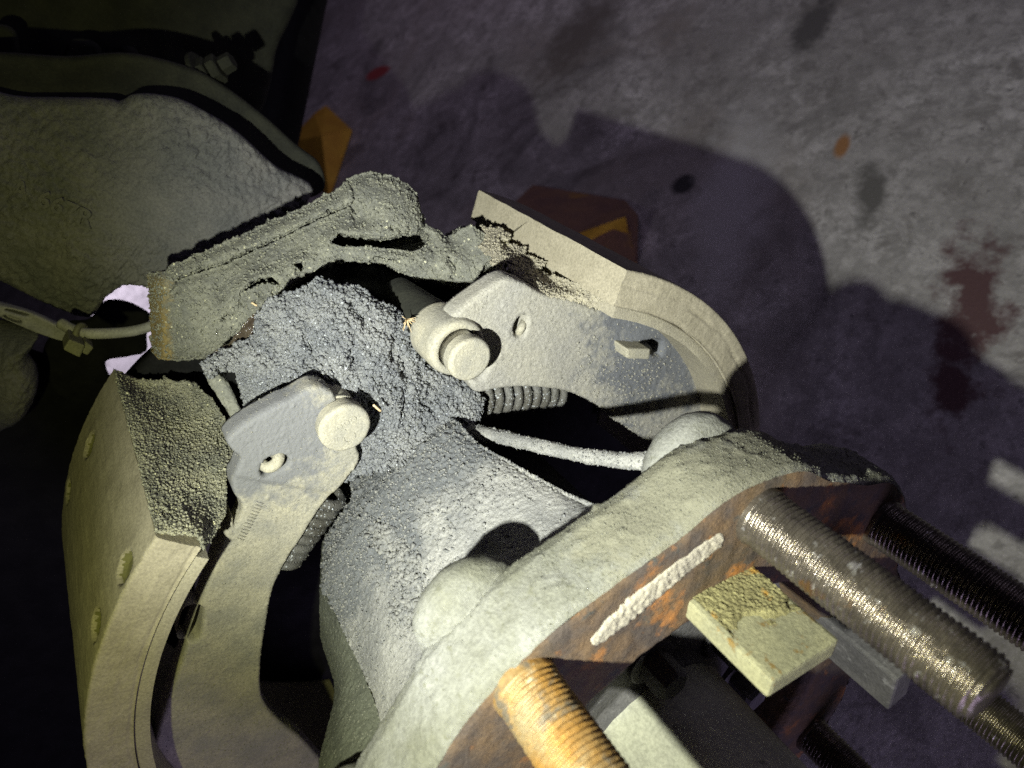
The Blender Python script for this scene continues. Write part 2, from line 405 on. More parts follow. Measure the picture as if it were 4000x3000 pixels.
M_greasy = mat('greasy crumbs', (.15, .157, .168), (.225, .228, .228), scale=(60, 900), bump=1., bscale=1500, rough=.58, spec=.45, grit=((.45, .47, .5), 1700, .975), spots=((.10, .105, .115), 160, .56, .68))
M_brk2 = mat('olive dust grains', (.24, .24, .19), (.16, .162, .14), scale=(300, 900), bump=0, rough=.8)
M_webR2 = mat('dust crumbs', (.30, .285, .24), (.24, .235, .21), scale=(300, 900), bump=0)
M_hubc = mat('hub crumbs', (.21, .208, .195), (.15, .152, .15), scale=(200, 900), bump=0, rough=.75)
M_rimc = mat('rim grains', (.18, .178, .135), (.11, .11, .08), scale=(200, 900), bump=0, rough=.8)
M_wet = mat('wet brown grease', (.05, .038, .028), (.08, .065, .045), rough=.22, spec=.7, bump=.8, bscale=700)
M_coil = mat('greasy spring wire', (.07, .066, .055), (.12, .118, .11), rough=.5, spec=.5, bump=.9, bscale=1200, grit=((.4, .42, .44), 1500, .96))
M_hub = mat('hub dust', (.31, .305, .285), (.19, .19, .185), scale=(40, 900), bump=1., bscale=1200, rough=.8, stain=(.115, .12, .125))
M_grit = mat('coarse olive grit', (.24, .22, .10), (.15, .135, .06), scale=(200, 900), bump=1., bscale=1300, spots=((.26, .15, .03), 90, .6, .68))
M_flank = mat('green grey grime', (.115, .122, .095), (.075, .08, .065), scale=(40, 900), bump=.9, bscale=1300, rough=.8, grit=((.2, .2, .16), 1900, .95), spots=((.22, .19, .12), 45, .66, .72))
M_rim = mat('rim dust', (.118, .118, .088), (.19, .19, .17), scale=(24, 700), bump=1., bscale=900, spots=((.10, .10, .07), 300, .58, .70), stain=(.15, .145, .105))
M_rust = mat('rusty iron', (.13, .085, .045), (.075, .06, .048), scale=(60, 700), bump=.7, bscale=700, spots=((.36, .15, .035), 45, .56, .70), spots2=((.05, .055, .05), 70, .60, .7), rough=.7)
M_stud = mat('worn stud steel', (.235, .205, .165), (.125, .108, .088), rough=.27, metal=.8, scale=(60, 500), bump=.5, bscale=600, spots=((.24, .135, .05), 45, .60, .70), spots2=((.46, .44, .41), 170, .62, .68))  # second spots paint silvery glints on the threads
M_studr = mat('mottled rust', (.27, .145, .035), (.22, .17, .09), rough=.5, metal=.3, scale=(55, 500), bump=.8, bscale=450, spots=((.12, .10, .07), 80, .54, .62), spots2=((.34, .30, .20), 90, .62, .7))
M_dark = mat('black grease', (.012, .012, .013), (.02, .02, .022), rough=.45, bump=.5, bscale=500, spec=.4)
M_black = mat('void and chamber black', (.010, .010, .011), (.016, .016, .017), rough=.9, bump=.3, spec=.1)  # near black that puts the shade of the voids into colour; also the chamber
M_steel = mat('bare steel', (.5, .5, .48), (.35, .34, .32), rough=.25, metal=1., bump=.2, bscale=1500)
M_cast = mat('dirty cast iron', (.175, .17, .17), (.125, .126, .132), scale=(30, 700), bump=1., bscale=520, rough=.75, bdist=.0012)
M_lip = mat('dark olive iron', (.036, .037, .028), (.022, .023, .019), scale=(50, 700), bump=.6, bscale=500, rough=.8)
M_grey = mat('scuffed grey iron', (.13, .125, .125), (.085, .082, .085), scale=(50, 600), bump=.7, bscale=500, rough=.6, spots=((.2, .195, .2), 120, .6, .7))
M_lug = mat('dusty lug', (.25, .24, .14), (.19, .185, .115), scale=(60, 600), bump=.6, bscale=800, spots=((.16, .105, .03), 120, .60, .68))
M_cap = mat('pale oily hub metal', (.36, .36, .28), (.30, .30, .24), scale=(60, 600), bump=.12, bscale=300, rough=.5, spots=((.12, .12, .10), 110, .64, .70))
M_rubber = mat('black rubber', (.006, .006, .007), (.010, .010, .011), rough=.6, bump=.3, bscale=200, spec=.12)
M_cable = mat('grey cable sheath', (.34, .33, .31), (.25, .245, .23), rough=.6, bump=.3, bscale=600)
M_strap = mat('grey strap', (.30, .29, .32), (.24, .235, .25), rough=.6, bump=.3, bscale=600)
M_tie = mat('dusty cable tie', (.2, .195, .13), (.14, .135, .09), rough=.6, bump=.3, bscale=600)
M_yel = mat('yellow card', (.9, .55, .06), (.75, .42, .05), scale=(14, 200), rough=.7, bump=.1, bscale=100)
M_yelshade = mat('shaded yellow card', (.34, .19, .11), (.25, .14, .10), scale=(20, 200), rough=.5, bump=.1, bscale=100, spots=((.5, .28, .05), 9, .56, .66))  # a yellow card in shade, the shade painted as brown
M_sheet = mat('pale sheet', (.80, .77, .80), (.74, .72, .75), scale=(6, 90), rough=.7, bump=0)
M_straw = mat('dry straw', (.7, .55, .34), (.6, .45, .25), rough=.6, bump=0)

def floor_mat():
    m = bpy.data.materials.new('stained concrete'); m.use_nodes = True; nt = m.node_tree; N = nt.nodes; L = nt.links
    b = N['Principled BSDF']; tc = N.new('ShaderNodeTexCoord'); co = tc.outputs['Object']
    def noise(s, det=5, r=.6, w=0., vec=None):
        n = N.new('ShaderNodeTexNoise'); n.inputs['Scale'].default_value = s; n.inputs['Detail'].default_value = det
        n.inputs['Roughness'].default_value = r; n.inputs['Distortion'].default_value = w; L.new(vec or co, n.inputs['Vector']); return n.outputs[0]
    def ramp(src, lo, hi, a=0., z=1.):
        r = N.new('ShaderNodeMapRange'); r.inputs[1].default_value = lo; r.inputs[2].default_value = hi; r.inputs[3].default_value = a; r.inputs[4].default_value = z
        L.new(src, r.inputs[0]); return r.outputs[0]
    def mix(f, a, c):
        x = N.new('ShaderNodeMix'); x.data_type = 'RGBA'; L.new(f, x.inputs['Factor'])
        for s, v in (('A', a), ('B', c)):
            if isinstance(v, tuple): x.inputs[s].default_value = v + (1,)
            else: L.new(v, x.inputs[s])
        return x.outputs['Result']
    col = mix(ramp(noise(4, 7, .68, .9), .40, .60), (.26, .245, .23), (.56, .54, .52))
    col = mix(ramp(noise(38, 6, .75), .40, .66), col, (.36, .345, .325))
    col = mix(ramp(noise(3.1, 7, .62, 1.2), .54, .64), col, (.12, .112, .105))
    col = mix(ramp(noise(16, 7, .75, .4), .52, .62), col, (.19, .178, .165))
    col = mix(ramp(noise(60, 5, .75), .56, .68), col, (.10, .095, .09))
    col = mix(ramp(noise(85, 5, .75), .60, .70), col, (.58, .56, .53))
    col = mix(ramp(noise(26, 8, .8, .3), .47, .60), col, (.27, .26, .245))
    col = mix(ramp(noise(2.2, 5, .6, .8), .54, .70), col, (.25, .225, .20))
    col = mix(ramp(noise(34, 7, .78, .5), .50, .64), col, (.21, .20, .188))
    # paint marks with a shape of their own: ellipses at floor places, ragged by noise
    warp = noise(22, 5, .7)
    def mark(col, px, py, rx, ry, rot, c, rag=.9, soft=.25):
        p = on_floor(px, py) / 1000
        mp = N.new('ShaderNodeMapping'); mp.vector_type = 'TEXTURE'
        mp.inputs['Location'].default_value = (p[0], p[1], 0); mp.inputs['Rotation'].default_value = (0, 0, math.radians(rot)); mp.inputs['Scale'].default_value = (rx, ry, 1)
        L.new(co, mp.inputs['Vector']); ln = N.new('ShaderNodeVectorMath'); ln.operation = 'LENGTH'; L.new(mp.outputs[0], ln.inputs[0])
        ad = N.new('ShaderNodeMath'); ad.operation = 'MULTIPLY_ADD'; L.new(warp, ad.inputs[0]); ad.inputs[1].default_value = rag * 2; ad.inputs[2].default_value = -rag
        su = N.new('ShaderNodeMath'); L.new(ln.outputs['Value'], su.inputs[0]); L.new(ad.outputs[0], su.inputs[1])
        f = ramp(su.outputs[0], 1.0 - soft, 1.0 + soft, 1, 0)
        return mix(f, col, c)
    for a in FLOOR_MARKS: col = mark(col, *a)
    vm = N.new('ShaderNodeVectorMath'); vm.operation = 'SCALE'; vm.inputs['Scale'].default_value = 1.45; L.new(col, vm.inputs[0])
    L.new(vm.outputs[0], b.inputs['Base Color']); b.inputs['Roughness'].default_value = .8
    bp = N.new('ShaderNodeBump'); bp.inputs['Strength'].default_value = .5; bp.inputs['Distance'].default_value = .003
    L.new(noise(160, 4, .7), bp.inputs['Height']); L.new(bp.outputs[0], b.inputs['Normal'])
    return m
FLOOR_MARKS = [(1475, 285, .055, .028, 20, (.30, .05, .045), .35, .2), (3800, 1180, .030, .085, 35, (.085, .045, .045), 2.0, .4), (3720, 1500, .02, .05, 30, (.085, .045, .045), 2.0, .4),
               (2670, 720, .022, .02, 0, (.03, .03, .03), .4, .25), (3290, 570, .010, .022, 30, (.30, .15, .06), .6, .3), (2860, 760, .05, .17, 35, (.40, .39, .38), 1.3, .5),
               (3180, 90, .03, .07, 25, (.10, .095, .09), 1.6, .4), (3400, 760, .02, .05, 40, (.12, .115, .105), 1.6, .4), (2250, 150, .08, .12, 15, (.13, .115, .10), 1.4, .5)]

# ------------------------------------------------------------------ the setting
gx, gy = np.meshgrid(np.linspace(-9000, 3000, 60), np.linspace(-6000, 6000, 60), indexing='ij')
fl = grid('floor', np.stack([gx, gy, np.zeros_like(gx)], 2), floor_mat()); fl['kind'] = 'structure'
fl.data.transform(Matrix.Translation(fl.location)); fl.location = (0, 0, 0)

# ------------------------------------------------------------------ wheel hub
hub = thing('wheel_hub', 'dusty rusting wheel hub with scalloped flange and long threaded wheel studs', 'wheel hub', (0, HUB[0], HUB[1] - 165))
STUDS = [85.8, 44.1, 1.9, -38.5, -73.0, -113, -153, 166, 126]
RS = 141.
AMP = [3.5, 8., 8., 11., 11., 11., 11., 9., 5.]
def scallop(a):
    r = np.full_like(a, 151.)
    for s, k in zip(STUDS, AMP):
        dd = (a - s + 180) % 360 - 180
        r = np.maximum(r, 151. + k * np.exp(-(dd / 12.) ** 4))
    return r
def rim_r(a, X, R): return R + (scallop(a) - 151.5) + 0 * X
def face_r(a, X, R):
    t = np.clip((R - 99) / (148.5 - 99), 0, 1); return R + t * (scallop(a) - 151.5)
def d_rust(P): return .5 * fbm(P, 14, 3, 81) + .35 * fbm(P, 3, 2, 83)
def d_rim(P): return .45 * fbm(P, 20, 3, 85) + .55 * (.6 - worley(P, 1.9, 87)) - 2.0 * np.clip(fbm(P, 3.2, 2, 89) - .28, 0, 1)
lathe_x('flange_face', dense([(-26, 95.), (-4, 97.), (-.5, 99.5), (0, 101), (0, 146), (-.6, 148.6)], 1.2), *HUB, M_rust, hub, 620, d_rust, rfun=face_r, label='rusty outer face of the flange')
frim = lathe_x('flange_rim', dense([(-.6, 148.4), (-2.5, 150.6), (-7, 151.5), (-24, 151.5), (-29, 149), (-32, 144), (-34, 120), (-36, 100)], 1.1), *HUB, M_rim, hub, 640, d_rim, rfun=rim_r, stain=blob(full((1330, 1150), (1500, 1030), (1640, 990)), 300, .5), label='dusty rim and back of the flange')
crumbs(frim, 7000, .12, .36, M_rimc, hub, 'olive grains on the rim', 15, keep=lambda P: (P[:, 0] > -31) * (np.hypot(P[:, 1] - HUB[0], P[:, 2] - HUB[1]) > 146) * np.clip(blob(full((1280, 1180), (1500, 1030), (1750, 1000), (1900, 1010)), 330, .5)(P) + .12, .05, 1))
for s, q_ in zip(STUDS[:5] + STUDS[-1:], (1, 1, .82, .82, .82, 1)):
    a = math.radians(s); cy, cz = HUB[0] + RS * math.cos(a), HUB[1] + RS * math.sin(a)
    th = np.linspace(0, 90, 14); pr_ = [(-14, 6), (-22, 10), (-26, 16), (-29, 20), (-33, 21.5)] + [(-34 - 13 * math.sin(math.radians(t)), 21.5 * math.cos(math.radians(t)) ** .8) for t in th[:-1]] + [(-47, .3)]
    pr_ = [(x_, r_ * q_) for x_, r_ in pr_]
    lathe_x('stud_boss', dense(pr_, 1.1), cy, cz, M_rim, hub, 90, lambda P: .8 * fbm(P, 12, 3, 91) + .4 * (.6 - worley(P, 2.4, 93)))
# barrel: broad dusty back of the hub, darker flank, thin rib across an open window
ridge_px = np.array(full((822, 1150), (858, 1185), (880, 1230), (895, 1290), (880, 1330)))
def d_barrel(P):
    k = np.clip((-70 - P[:, 0]) / 60., 0, 1)
    near_ridge = np.exp(-(seg_dist(pxn(P), ridge_px) / 45.) ** 2)
    return .7 * fbm(P, 18, 3, 95) + (.5 + 1.3 * k + 2.2 * near_ridge) * (.6 - worley(P, 1.6, 97)) + 2.4 * near_ridge * (.5 + fbm(P, 6, 2, 99)) + .2 * fbm(P, 1.2, 1, 98) - 4 * k * np.clip(fbm(P, 4, 2, 96) - .3, 0, 1)
def polar(X, R, a): return np.stack([X, HUB[0] + R * np.cos(np.radians(a)), HUB[1] + R * np.sin(np.radians(a))], -1)
lathe_x('hub_core', dense([(-30, 96), (-44, 66), (-60, 58), (-190, 56)], 3), *HUB, M_black, hub, 90, d_fine, label='core seen through the hub windows, grease and shade in its black')  # dark grease, with the shade deep in the windows put into the black
xs = np.linspace(-33, -185, 230)
edge_a = 57.5 + 9 * np.clip((-45 - xs) / 75., 0, 1); top_r = 117 + 10 * np.exp((xs + 33) / 9.) - 16 * np.clip((-140 - xs) / 45., 0, 1) + 8 * np.exp((xs + 33) / 22.)
wall = np.linspace(66, 1, 26); u = np.linspace(0, 1, 190)
cols = [polar(xs, np.minimum(top_r, 62 + (top_r - 62) * k / 25.), edge_a - 1.5 * (1 - k / 25.)) for k in range(26)]
cols += [polar(xs, top_r - 3 * np.sin(math.pi * q) ** 2 - 2.5 * np.exp(-(q / .03)), edge_a + (120 - edge_a) * q) for q in u]
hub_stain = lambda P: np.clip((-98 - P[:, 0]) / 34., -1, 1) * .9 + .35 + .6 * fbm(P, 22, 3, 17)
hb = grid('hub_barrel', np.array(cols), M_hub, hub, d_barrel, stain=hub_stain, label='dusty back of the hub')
crumbs(hb, 9000, .2, .75, M_hubc, hub, 'grey crumbs on the hub', 13, keep=lambda P: np.clip((-62 - P[:, 0]) / 70., .06, 1) + 1.5 * np.exp(-(seg_dist(pxn(P), ridge_px) / 60.) ** 2))
crumbs(hb, 1500, .5, 1.7, M_hubc, hub, 'crumbling ridge of dust on the hub', 25, keep=lambda P: np.exp(-(seg_dist(pxn(P), ridge_px) / 32.) ** 2))
fl_r = lambda q: top_r + (24 * np.exp(-((xs + 62) / 34.) ** 2) - 2) * np.clip(q * 3, 0, 1)
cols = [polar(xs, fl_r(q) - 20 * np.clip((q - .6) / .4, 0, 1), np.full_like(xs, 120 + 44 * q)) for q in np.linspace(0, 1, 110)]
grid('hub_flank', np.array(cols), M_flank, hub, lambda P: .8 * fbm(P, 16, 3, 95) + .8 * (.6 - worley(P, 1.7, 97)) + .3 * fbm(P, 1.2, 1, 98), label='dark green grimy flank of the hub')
hr_ = tube('hub_rib', [polar(*q) for q in ((-150., 98., 65.), (-135., 106., 62.), (-112., 113., 58.), (-88., 120., 54.5), (-64., 129., 51.3), (-40., 140., 48.))], [6.0, 3.8, 3.1, 3.0, 3.1, 3.8], M_hub, hub, 30, 8, lambda P: .8 * (.6 - worley(P, 1.7, 97)) + .5 * fbm(P, 5, 2, 3), label='thin pale rib crossing the black window')
crumbs(hr_, 1200, .2, .6, M_hubc, hub, 'pale crumbs on the rib', 21)
# inside of the flange: recess floor, central cap and its bolts
lathe_x('hub_recess', dense([(-26, 99), (-27, 84), (-20, 82), (-18, 78), (-18, 46), (-14, 41)], 1.5), *HUB, M_grey, hub, 200, lambda P: .5 * fbm(P, 8, 2, 5))
lathe_x('hub_cap', dense([(-20, 43), (-12, 41), (70, 40), (73, 39), (74, 37), (74, 1)], 1.6), *HUB, M_cap, hub, 160, lambda P: .25 * fbm(P, 20, 2, 5))
def hexbolt(name, c, u, r, h, m, parent, washer=True):
    u = np.array(u, float); u /= np.linalg.norm(u); ref = np.array([.2, .3, 1.]); e = np.cross(u, ref); e /= np.linalg.norm(e); f = np.cross(u, e)
    def ring(rad, z, n, ph=0): return [c + u * z + rad * (math.cos(2 * math.pi * k / n + ph) * e + math.sin(2 * math.pi * k / n + ph) * f) for k in range(n)]
    V = ring(r, 0, 6) + ring(r, h * .85, 6) + ring(r * .86, h, 6)
    fs = [[i, (i + 1) % 6, 6 + (i + 1) % 6, 6 + i] for i in range(6)] + [[6 + i, 6 + (i + 1) % 6, 12 + (i + 1) % 6, 12 + i] for i in range(6)] + [list(range(12, 18))]
    o = mk(name, V, fs, m, parent, False)
    if washer:
        V = ring(r * 1.45, -1.5, 24) + ring(r * 1.45, 1.2, 24) + ring(r * 1.35, 1.6, 24)
        fs = [[i, (i + 1) % 24, 24 + (i + 1) % 24, 24 + i] for i in range(24)] + [[24 + i, 24 + (i + 1) % 24, 48 + (i + 1) % 24, 48 + i] for i in range(24)] + [list(range(48, 72))]
        mk('washer', V, fs, m, o, False)
    return o
for ang in (58, 8, -42):
    a = math.radians(ang); c = np.array([-17, HUB[0] + 56 * math.cos(a), HUB[1] + 56 * math.sin(a)])
    hexbolt('cap_bolt', c, (1, 0, 0), 8.0, 15, M_grey, hub)
# pilot lugs
def lug(a0, a1, r0, r1, x1, m, label):
    C8 = []
    for X in (x1, -14):
        for (a, r) in ((a0, r0), (a0, r1), (a1, r1), (a1, r0)):
            am = math.radians((a0 + a1) / 2); t = math.radians(a) - am; rm = (r0 + r1) / 2
            C8.append((X, HUB[0] + r * math.cos(am) - rm * t * math.sin(am), HUB[1] + r * math.sin(am) + rm * t * math.cos(am)))
    box8('pilot_lug', C8, m, hub, 1.6, label)
lug(39, 57, 102.5, 111.5, 38, M_lug, 'olive grit covered pilot lug'); lug(2, 19, 102, 111, 38, M_grey, 'grey pilot lug'); lug(-34, -18, 96, 110, 37, M_grey, None)
am = math.radians(48.); rad_ = np.array([0, math.cos(am), math.sin(am)]); tan_ = np.array([0, -math.sin(am), math.cos(am)])
lx, lt = np.meshgrid(np.linspace(-2, 36, 110), np.linspace(-15.5, 15.5, 90), indexing='ij')
cover = np.clip((22 - lx - 4 * np.sin(lt / 5.) + 7 * fbm(np.stack([lx.ravel(), lt.ravel(), 0 * lx.ravel()], 1), 6, 3, 9).reshape(lx.shape)) / 6., 0, 1)
Pg = np.array([0, *HUB]) + np.stack([lx, 0 * lx, 0 * lx], 2) + rad_ * (111.2 + 0 * lx)[..., None] + tan_ * lt[..., None]
gr_ = 1.0 * (.62 - worley(Pg.reshape(-1, 3), 1.25, 5)) + .4 * fbm(Pg.reshape(-1, 3), 6, 2, 6)
Pg = Pg + rad_ * (cover * (1.3 + gr_.reshape(lx.shape)) - .6 * (1 - cover))[..., None]
grid('dust_grit', Pg, M_grit, hub, flip=True, label='coarse olive grit on the lug')
# wheel studs, each with its helical thread
def stud(ang, length, m, r=11.0, pitch=2.0):
    a = math.radians(ang); cy, cz = HUB[0] + RS * math.cos(a), HUB[1] + RS * math.sin(a)
    xs = np.arange(-2, length, pitch / 8.); nth = 60 if -80 < ang < 90 else 20; th = np.linspace(0, 2 * math.pi, nth, endpoint=False)
    X, T = np.meshgrid(xs, th, indexing='xy'); ph = (X / pitch - T / (2 * math.pi)) % 1
    R = r - 1.15 * (1 - np.abs(2 * ph - 1)) ** 1.1
    R = np.where(X < 2.5, r + .3, R); end = np.clip((X - (length - 3)) / 3, 0, 1); R = R - 2.2 * end - 1.1 * np.clip(fbm(np.stack([X.ravel(), (T * 7 * np.ones_like(X)).ravel(), 0 * X.ravel() + ang], 1), 5, 2, 31).reshape(X.shape) - .32, 0, 1)
    P = np.stack([X, cy + R * np.cos(T), cz + R * np.sin(T)], 2); P = P + (.12 * fbm(P.reshape(-1, 3), 2.5, 2, 3)).reshape(P.shape[0], P.shape[1], 1)
    cap = np.stack([np.full((nth, 1), length), cy + 0 * np.cos(th)[:, None], cz + 0 * np.sin(th)[:, None]], 2)
    P = np.concatenate([P, cap], 1)
    return grid('wheel_stud', P, m, hub, None, True)
for s, ln, m in zip(STUDS, (84, 82, 108, 100, 82, 82, 82, 82, 82), (M_studr, M_stud, M_stud, M_stud, M_stud, M_stud, M_stud, M_stud, M_stud)): stud(s, ln, m)
# pale bead of packed dust lying in the slot on the flange face
patch('dust_bead', full((1278, 1393), (1290, 1362), (1400, 1262), (1500, 1185), (1555, 1150), (1570, 1165), (1555, 1190), (1480, 1250), (1380, 1335), (1300, 1395)), M_tab, hub, X=.6, thick=4, res=5, rnd=1.2,
      disp=lambda P: .9 * (.62 - worley(P, 2.0, 5)) + .2 * fbm(P, 1.5, 1, 3), edge=4, label='pale bumpy bead of packed dust')

# ------------------------------------------------------------------ brake shoes
def arc(c, R, X, a): a = np.radians(a); return np.array([X, c[0] + R * math.cos(a), c[1] + R * math.sin(a)])
CL, RL = np.array([-104.6, 492.9]), 208.7
CR, RR = np.array([-92.6, 505.3]), 196.4
def ang_of(c, p): return math.degrees(math.atan2(p[2] - c[1], p[1] - c[0]))
def sector(name, c, r0, r1, x0, x1, a0, a1, m, parent, step=1.0, disp=d_fine, holes=(), groove=None, label=None):
    """ring sector: outer skin, outboard side, ends - one closed strip section swept round the centre"""
    sec = dense([(x0, r0), (x0, r0 + .8), (x0, r1 - 1.), (x0 - .4, r1 - .3), (x0 - 1.2, r1), (x1 + 1, r1), (x1, r1 - 1), (x1, r0), (x0, r0)], step)
    sec = np.array(sec); n = max(8, int(abs(a1 - a0) / 180 * math.pi * r1 / step)); a = np.radians(np.linspace(a0, a1, n))
    R = np.repeat(sec[None, :, 1], n, 0); Xs = np.repeat(sec[None, :, 0], n, 0)
    P = np.stack([Xs, c[0] + R * np.cos(a)[:, None], c[1] + R * np.sin(a)[:, None]], 2)
    rad = np.stack([np.zeros(n), np.cos(a), np.sin(a)], 1)[:, None, :]
    outer = ((sec[:, 1] > r1 - .5) & (sec[:, 0] < x0 - 1.1))[None, :, None]
    side = ((sec[:, 0] > x0 - .1) & (sec[:, 1] > r0 + .5))[None, :]
    for (hx, ha, hr, dep) in holes:
        dd = np.sqrt((Xs - hx) ** 2 + ((a[:, None] - math.radians(ha)) * r1) ** 2)
        P = P - rad * outer * (dep * np.clip((hr - dd) / .5, 0, 1))[..., None]
    if groove:
        for gr, dep, w in groove: P[..., 0] -= np.where(side, dep * np.exp(-((R - gr - .5 * np.sin(a * 23)[:, None]) / w) ** 2), 0)
    P = P + (disp(P.reshape(-1, 3)).reshape(n, -1, 1)) * (rad * outer + np.array([1., 0, 0]) * side[..., None])
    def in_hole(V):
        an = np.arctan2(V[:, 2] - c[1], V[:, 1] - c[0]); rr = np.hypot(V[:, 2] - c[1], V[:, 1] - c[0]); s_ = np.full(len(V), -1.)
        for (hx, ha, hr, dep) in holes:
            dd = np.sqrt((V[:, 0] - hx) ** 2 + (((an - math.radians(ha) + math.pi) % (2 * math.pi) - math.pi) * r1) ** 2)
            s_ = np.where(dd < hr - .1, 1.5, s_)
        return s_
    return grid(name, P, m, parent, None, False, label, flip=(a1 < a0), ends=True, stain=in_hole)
def d_lin(P): return .25 * fbm(P * (.15, 1, 1), 1.8, 2, 21) + .25 * fbm(P, 12, 2, 22)

def d_shoecake(P):
    q = pxn(P); crack = seg_dist(q, np.array(full((290, 828), (310, 900), (332, 985), (372, 1060), (400, 1120), (420, 1150))))
    lin = np.exp(-(seg_dist(q, np.array(full((262, 860), (300, 960), (330, 1060), (350, 1140)))) / 60.) ** 2)
    return d_cake(P) * 1.6 + 2.2 * (.5 - worley(P * (1, 1, 1), 4.5, 66)) * lin - 4.5 * np.exp(-(crack / 11.) ** 2) * (.55 + .9 * fbm(P, 7, 2, 67))
# --- shoe on the lower left of the axle
shoe_l = thing('brake_shoe', 'curved brake shoe with rivet holes in its lining, web held by a stamped pin', 'brake shoe', tuple(arc(CL, 195, -185, 175)), 'brake shoes of the drum brake')
aL0 = ang_of(CL, at(*cL((850, 140))[0], -120)); 
def hit_cyl(px, py, c, R):
    best = None
    for X in np.arange(-60, -300, -.5):
        p = at(px, py, X); e = abs(math.hypot(p[1] - c[0], p[2] - c[1]) - R)
        if best is None or e < best[0]: best = (e, X, ang_of(c, p))
        if best[0] < .6 and e > 3: break
    return best[1], best[2]
holes = []
for p in full((268, 1225), (206, 1350), (192, 962), (147, 1062)):
    X, a = hit_cyl(*p, CL, RL); holes.append((X, a, 6.8, 3.2))
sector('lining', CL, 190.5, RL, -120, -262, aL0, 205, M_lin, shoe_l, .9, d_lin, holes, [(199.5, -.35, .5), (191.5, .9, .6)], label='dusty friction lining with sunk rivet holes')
sector('shoe_table', CL, 184, 190.2, -121.5, -260, aL0 + 1.5, 205, M_tab, shoe_l, 2.2, d_fine)
tab_in = [tuple(arc(CL, 186, -150, a)) for a in ()]
webL = cB((80, 575), (240, 430), (500, 280), (640, 220), (790, 132), (880, 125), (960, 150), (1010, 200), (1040, 270), (1120, 330), (1190, 500), (1200, 650), (1222, 720), (1210, 790), (1110, 930), (1000, 1060), (900, 1180), (800, 1330))
webL += cL((1640, 130), (1560, 250), (1480, 420), (1440, 620), (1415, 800), (1410, 950), (1440, 1050), (1530, 1150), (1640, 1240), (1800, 1420), (1950, 1600))
webL += [proj(arc(CL, 187, -150, a)) for a in (200, 190, 180, 170, 160, 152, 144)]
webL += cB((60, 1430), (150, 1340), (205, 1255), (212, 1165), (160, 1090), (130, 1020), (130, 930), (160, 850), (190, 740), (125, 680))
def webL_extra(V2, P):
    q = np.array(cB((850, 980), (400, 940), (1100, 900)))
    # the reinforced end of the web stands a little proud of the rest
    a = np.array(cB((130, 900))[0]); b = np.array(cB((840, 1020))[0]); cpt = np.array(cB((560, 1659))[0])
    t = (b - a); s = ((V2 - a)[:, 0] * t[1] - (V2 - a)[:, 1] * t[0]) / np.linalg.norm(t)
    return 1.6 / (1 + np.exp(-s / 5.))
wl = patch('web', webL, M_webL, shoe_l, stain=blob(cB((240, 620), (450, 480), (640, 400), (620, 600), (330, 720)), 330), X=-149, thick=9, res=5.5, rnd=2.2, disp=lambda P: d_web(P) + (.15 + .35 * np.clip(blob(cB((240, 620), (450, 480), (640, 400), (620, 600)), 330)(P), 0, 1)) * (.6 - worley(P, 1.5, 29)), extra=webL_extra, curve=True,
           holes=[cB((365, 840), (390, 780), (440, 735), (560, 715), (600, 740), (590, 800), (500, 850), (430, 890), (385, 890)),
                  cL((985, 560), (1030, 520), (1095, 520), (1100, 560), (1085, 660), (1065, 695), (1010, 700), (960, 690))])
crumbs(wl, 3500, .12, .42, M_webR2, shoe_l, 'fine grains on the web', 17)
# spring hook in the upper hole
hk = [at(*p, X) for p, X in zip(cB((380, 800), (440, 830), (500, 800), (530, 740), (500, 710)), (-151, -147, -146, -148, -154))]
tube('spring_hook', hk, 2.6, M_web, shoe_l, 12, 6, d_fine)
# worn stamped marks on the web
for k in range(13):
    p0, p1 = cB((395 - 14 * k, 1150 + 26 * k), (330 - 14 * k, 1135 + 26 * k))
    tube('stamped_mark', [at(*p0, -147.6), at(*p1, -147.6)], .13, M_web, shoe_l, 6, 1)
# crust on the end of the lining and the shoe table
endL = [proj(arc(CL, RL - .3, X, aL0)) + (X + 2.0,) for X in (-122, -150, -180, -210, -240, -262)]
lc = patch('dust_crust', full((290, 822, -254), (410, 826, -240), (460, 862, -222), (498, 925, -200), (514, 975, -180), (490, 1020, -165), (490, 1110, -140), (462, 1165, -128), (437, 1190, -121), (426, 1156, -119.4)) + endL,
      M_cakeL, shoe_l, thick=16, res=4.6, rnd=1, disp=d_shoecake, edge=2.5, curve=False, tdir='view', label='thick dark dust crust on the shoe end')
crumbs(lc, 9000, .22, .72, M_cakeL, shoe_l, 'olive crumbs on the shoe end', 7)
patch('dust_flake', full((455, 815, -222), (475, 805, -225), (495, 845, -215), (525, 905, -205), (510, 922, -200), (492, 890, -205)), M_cake, shoe_l, thick=8, res=5, disp=d_cake, edge=3)

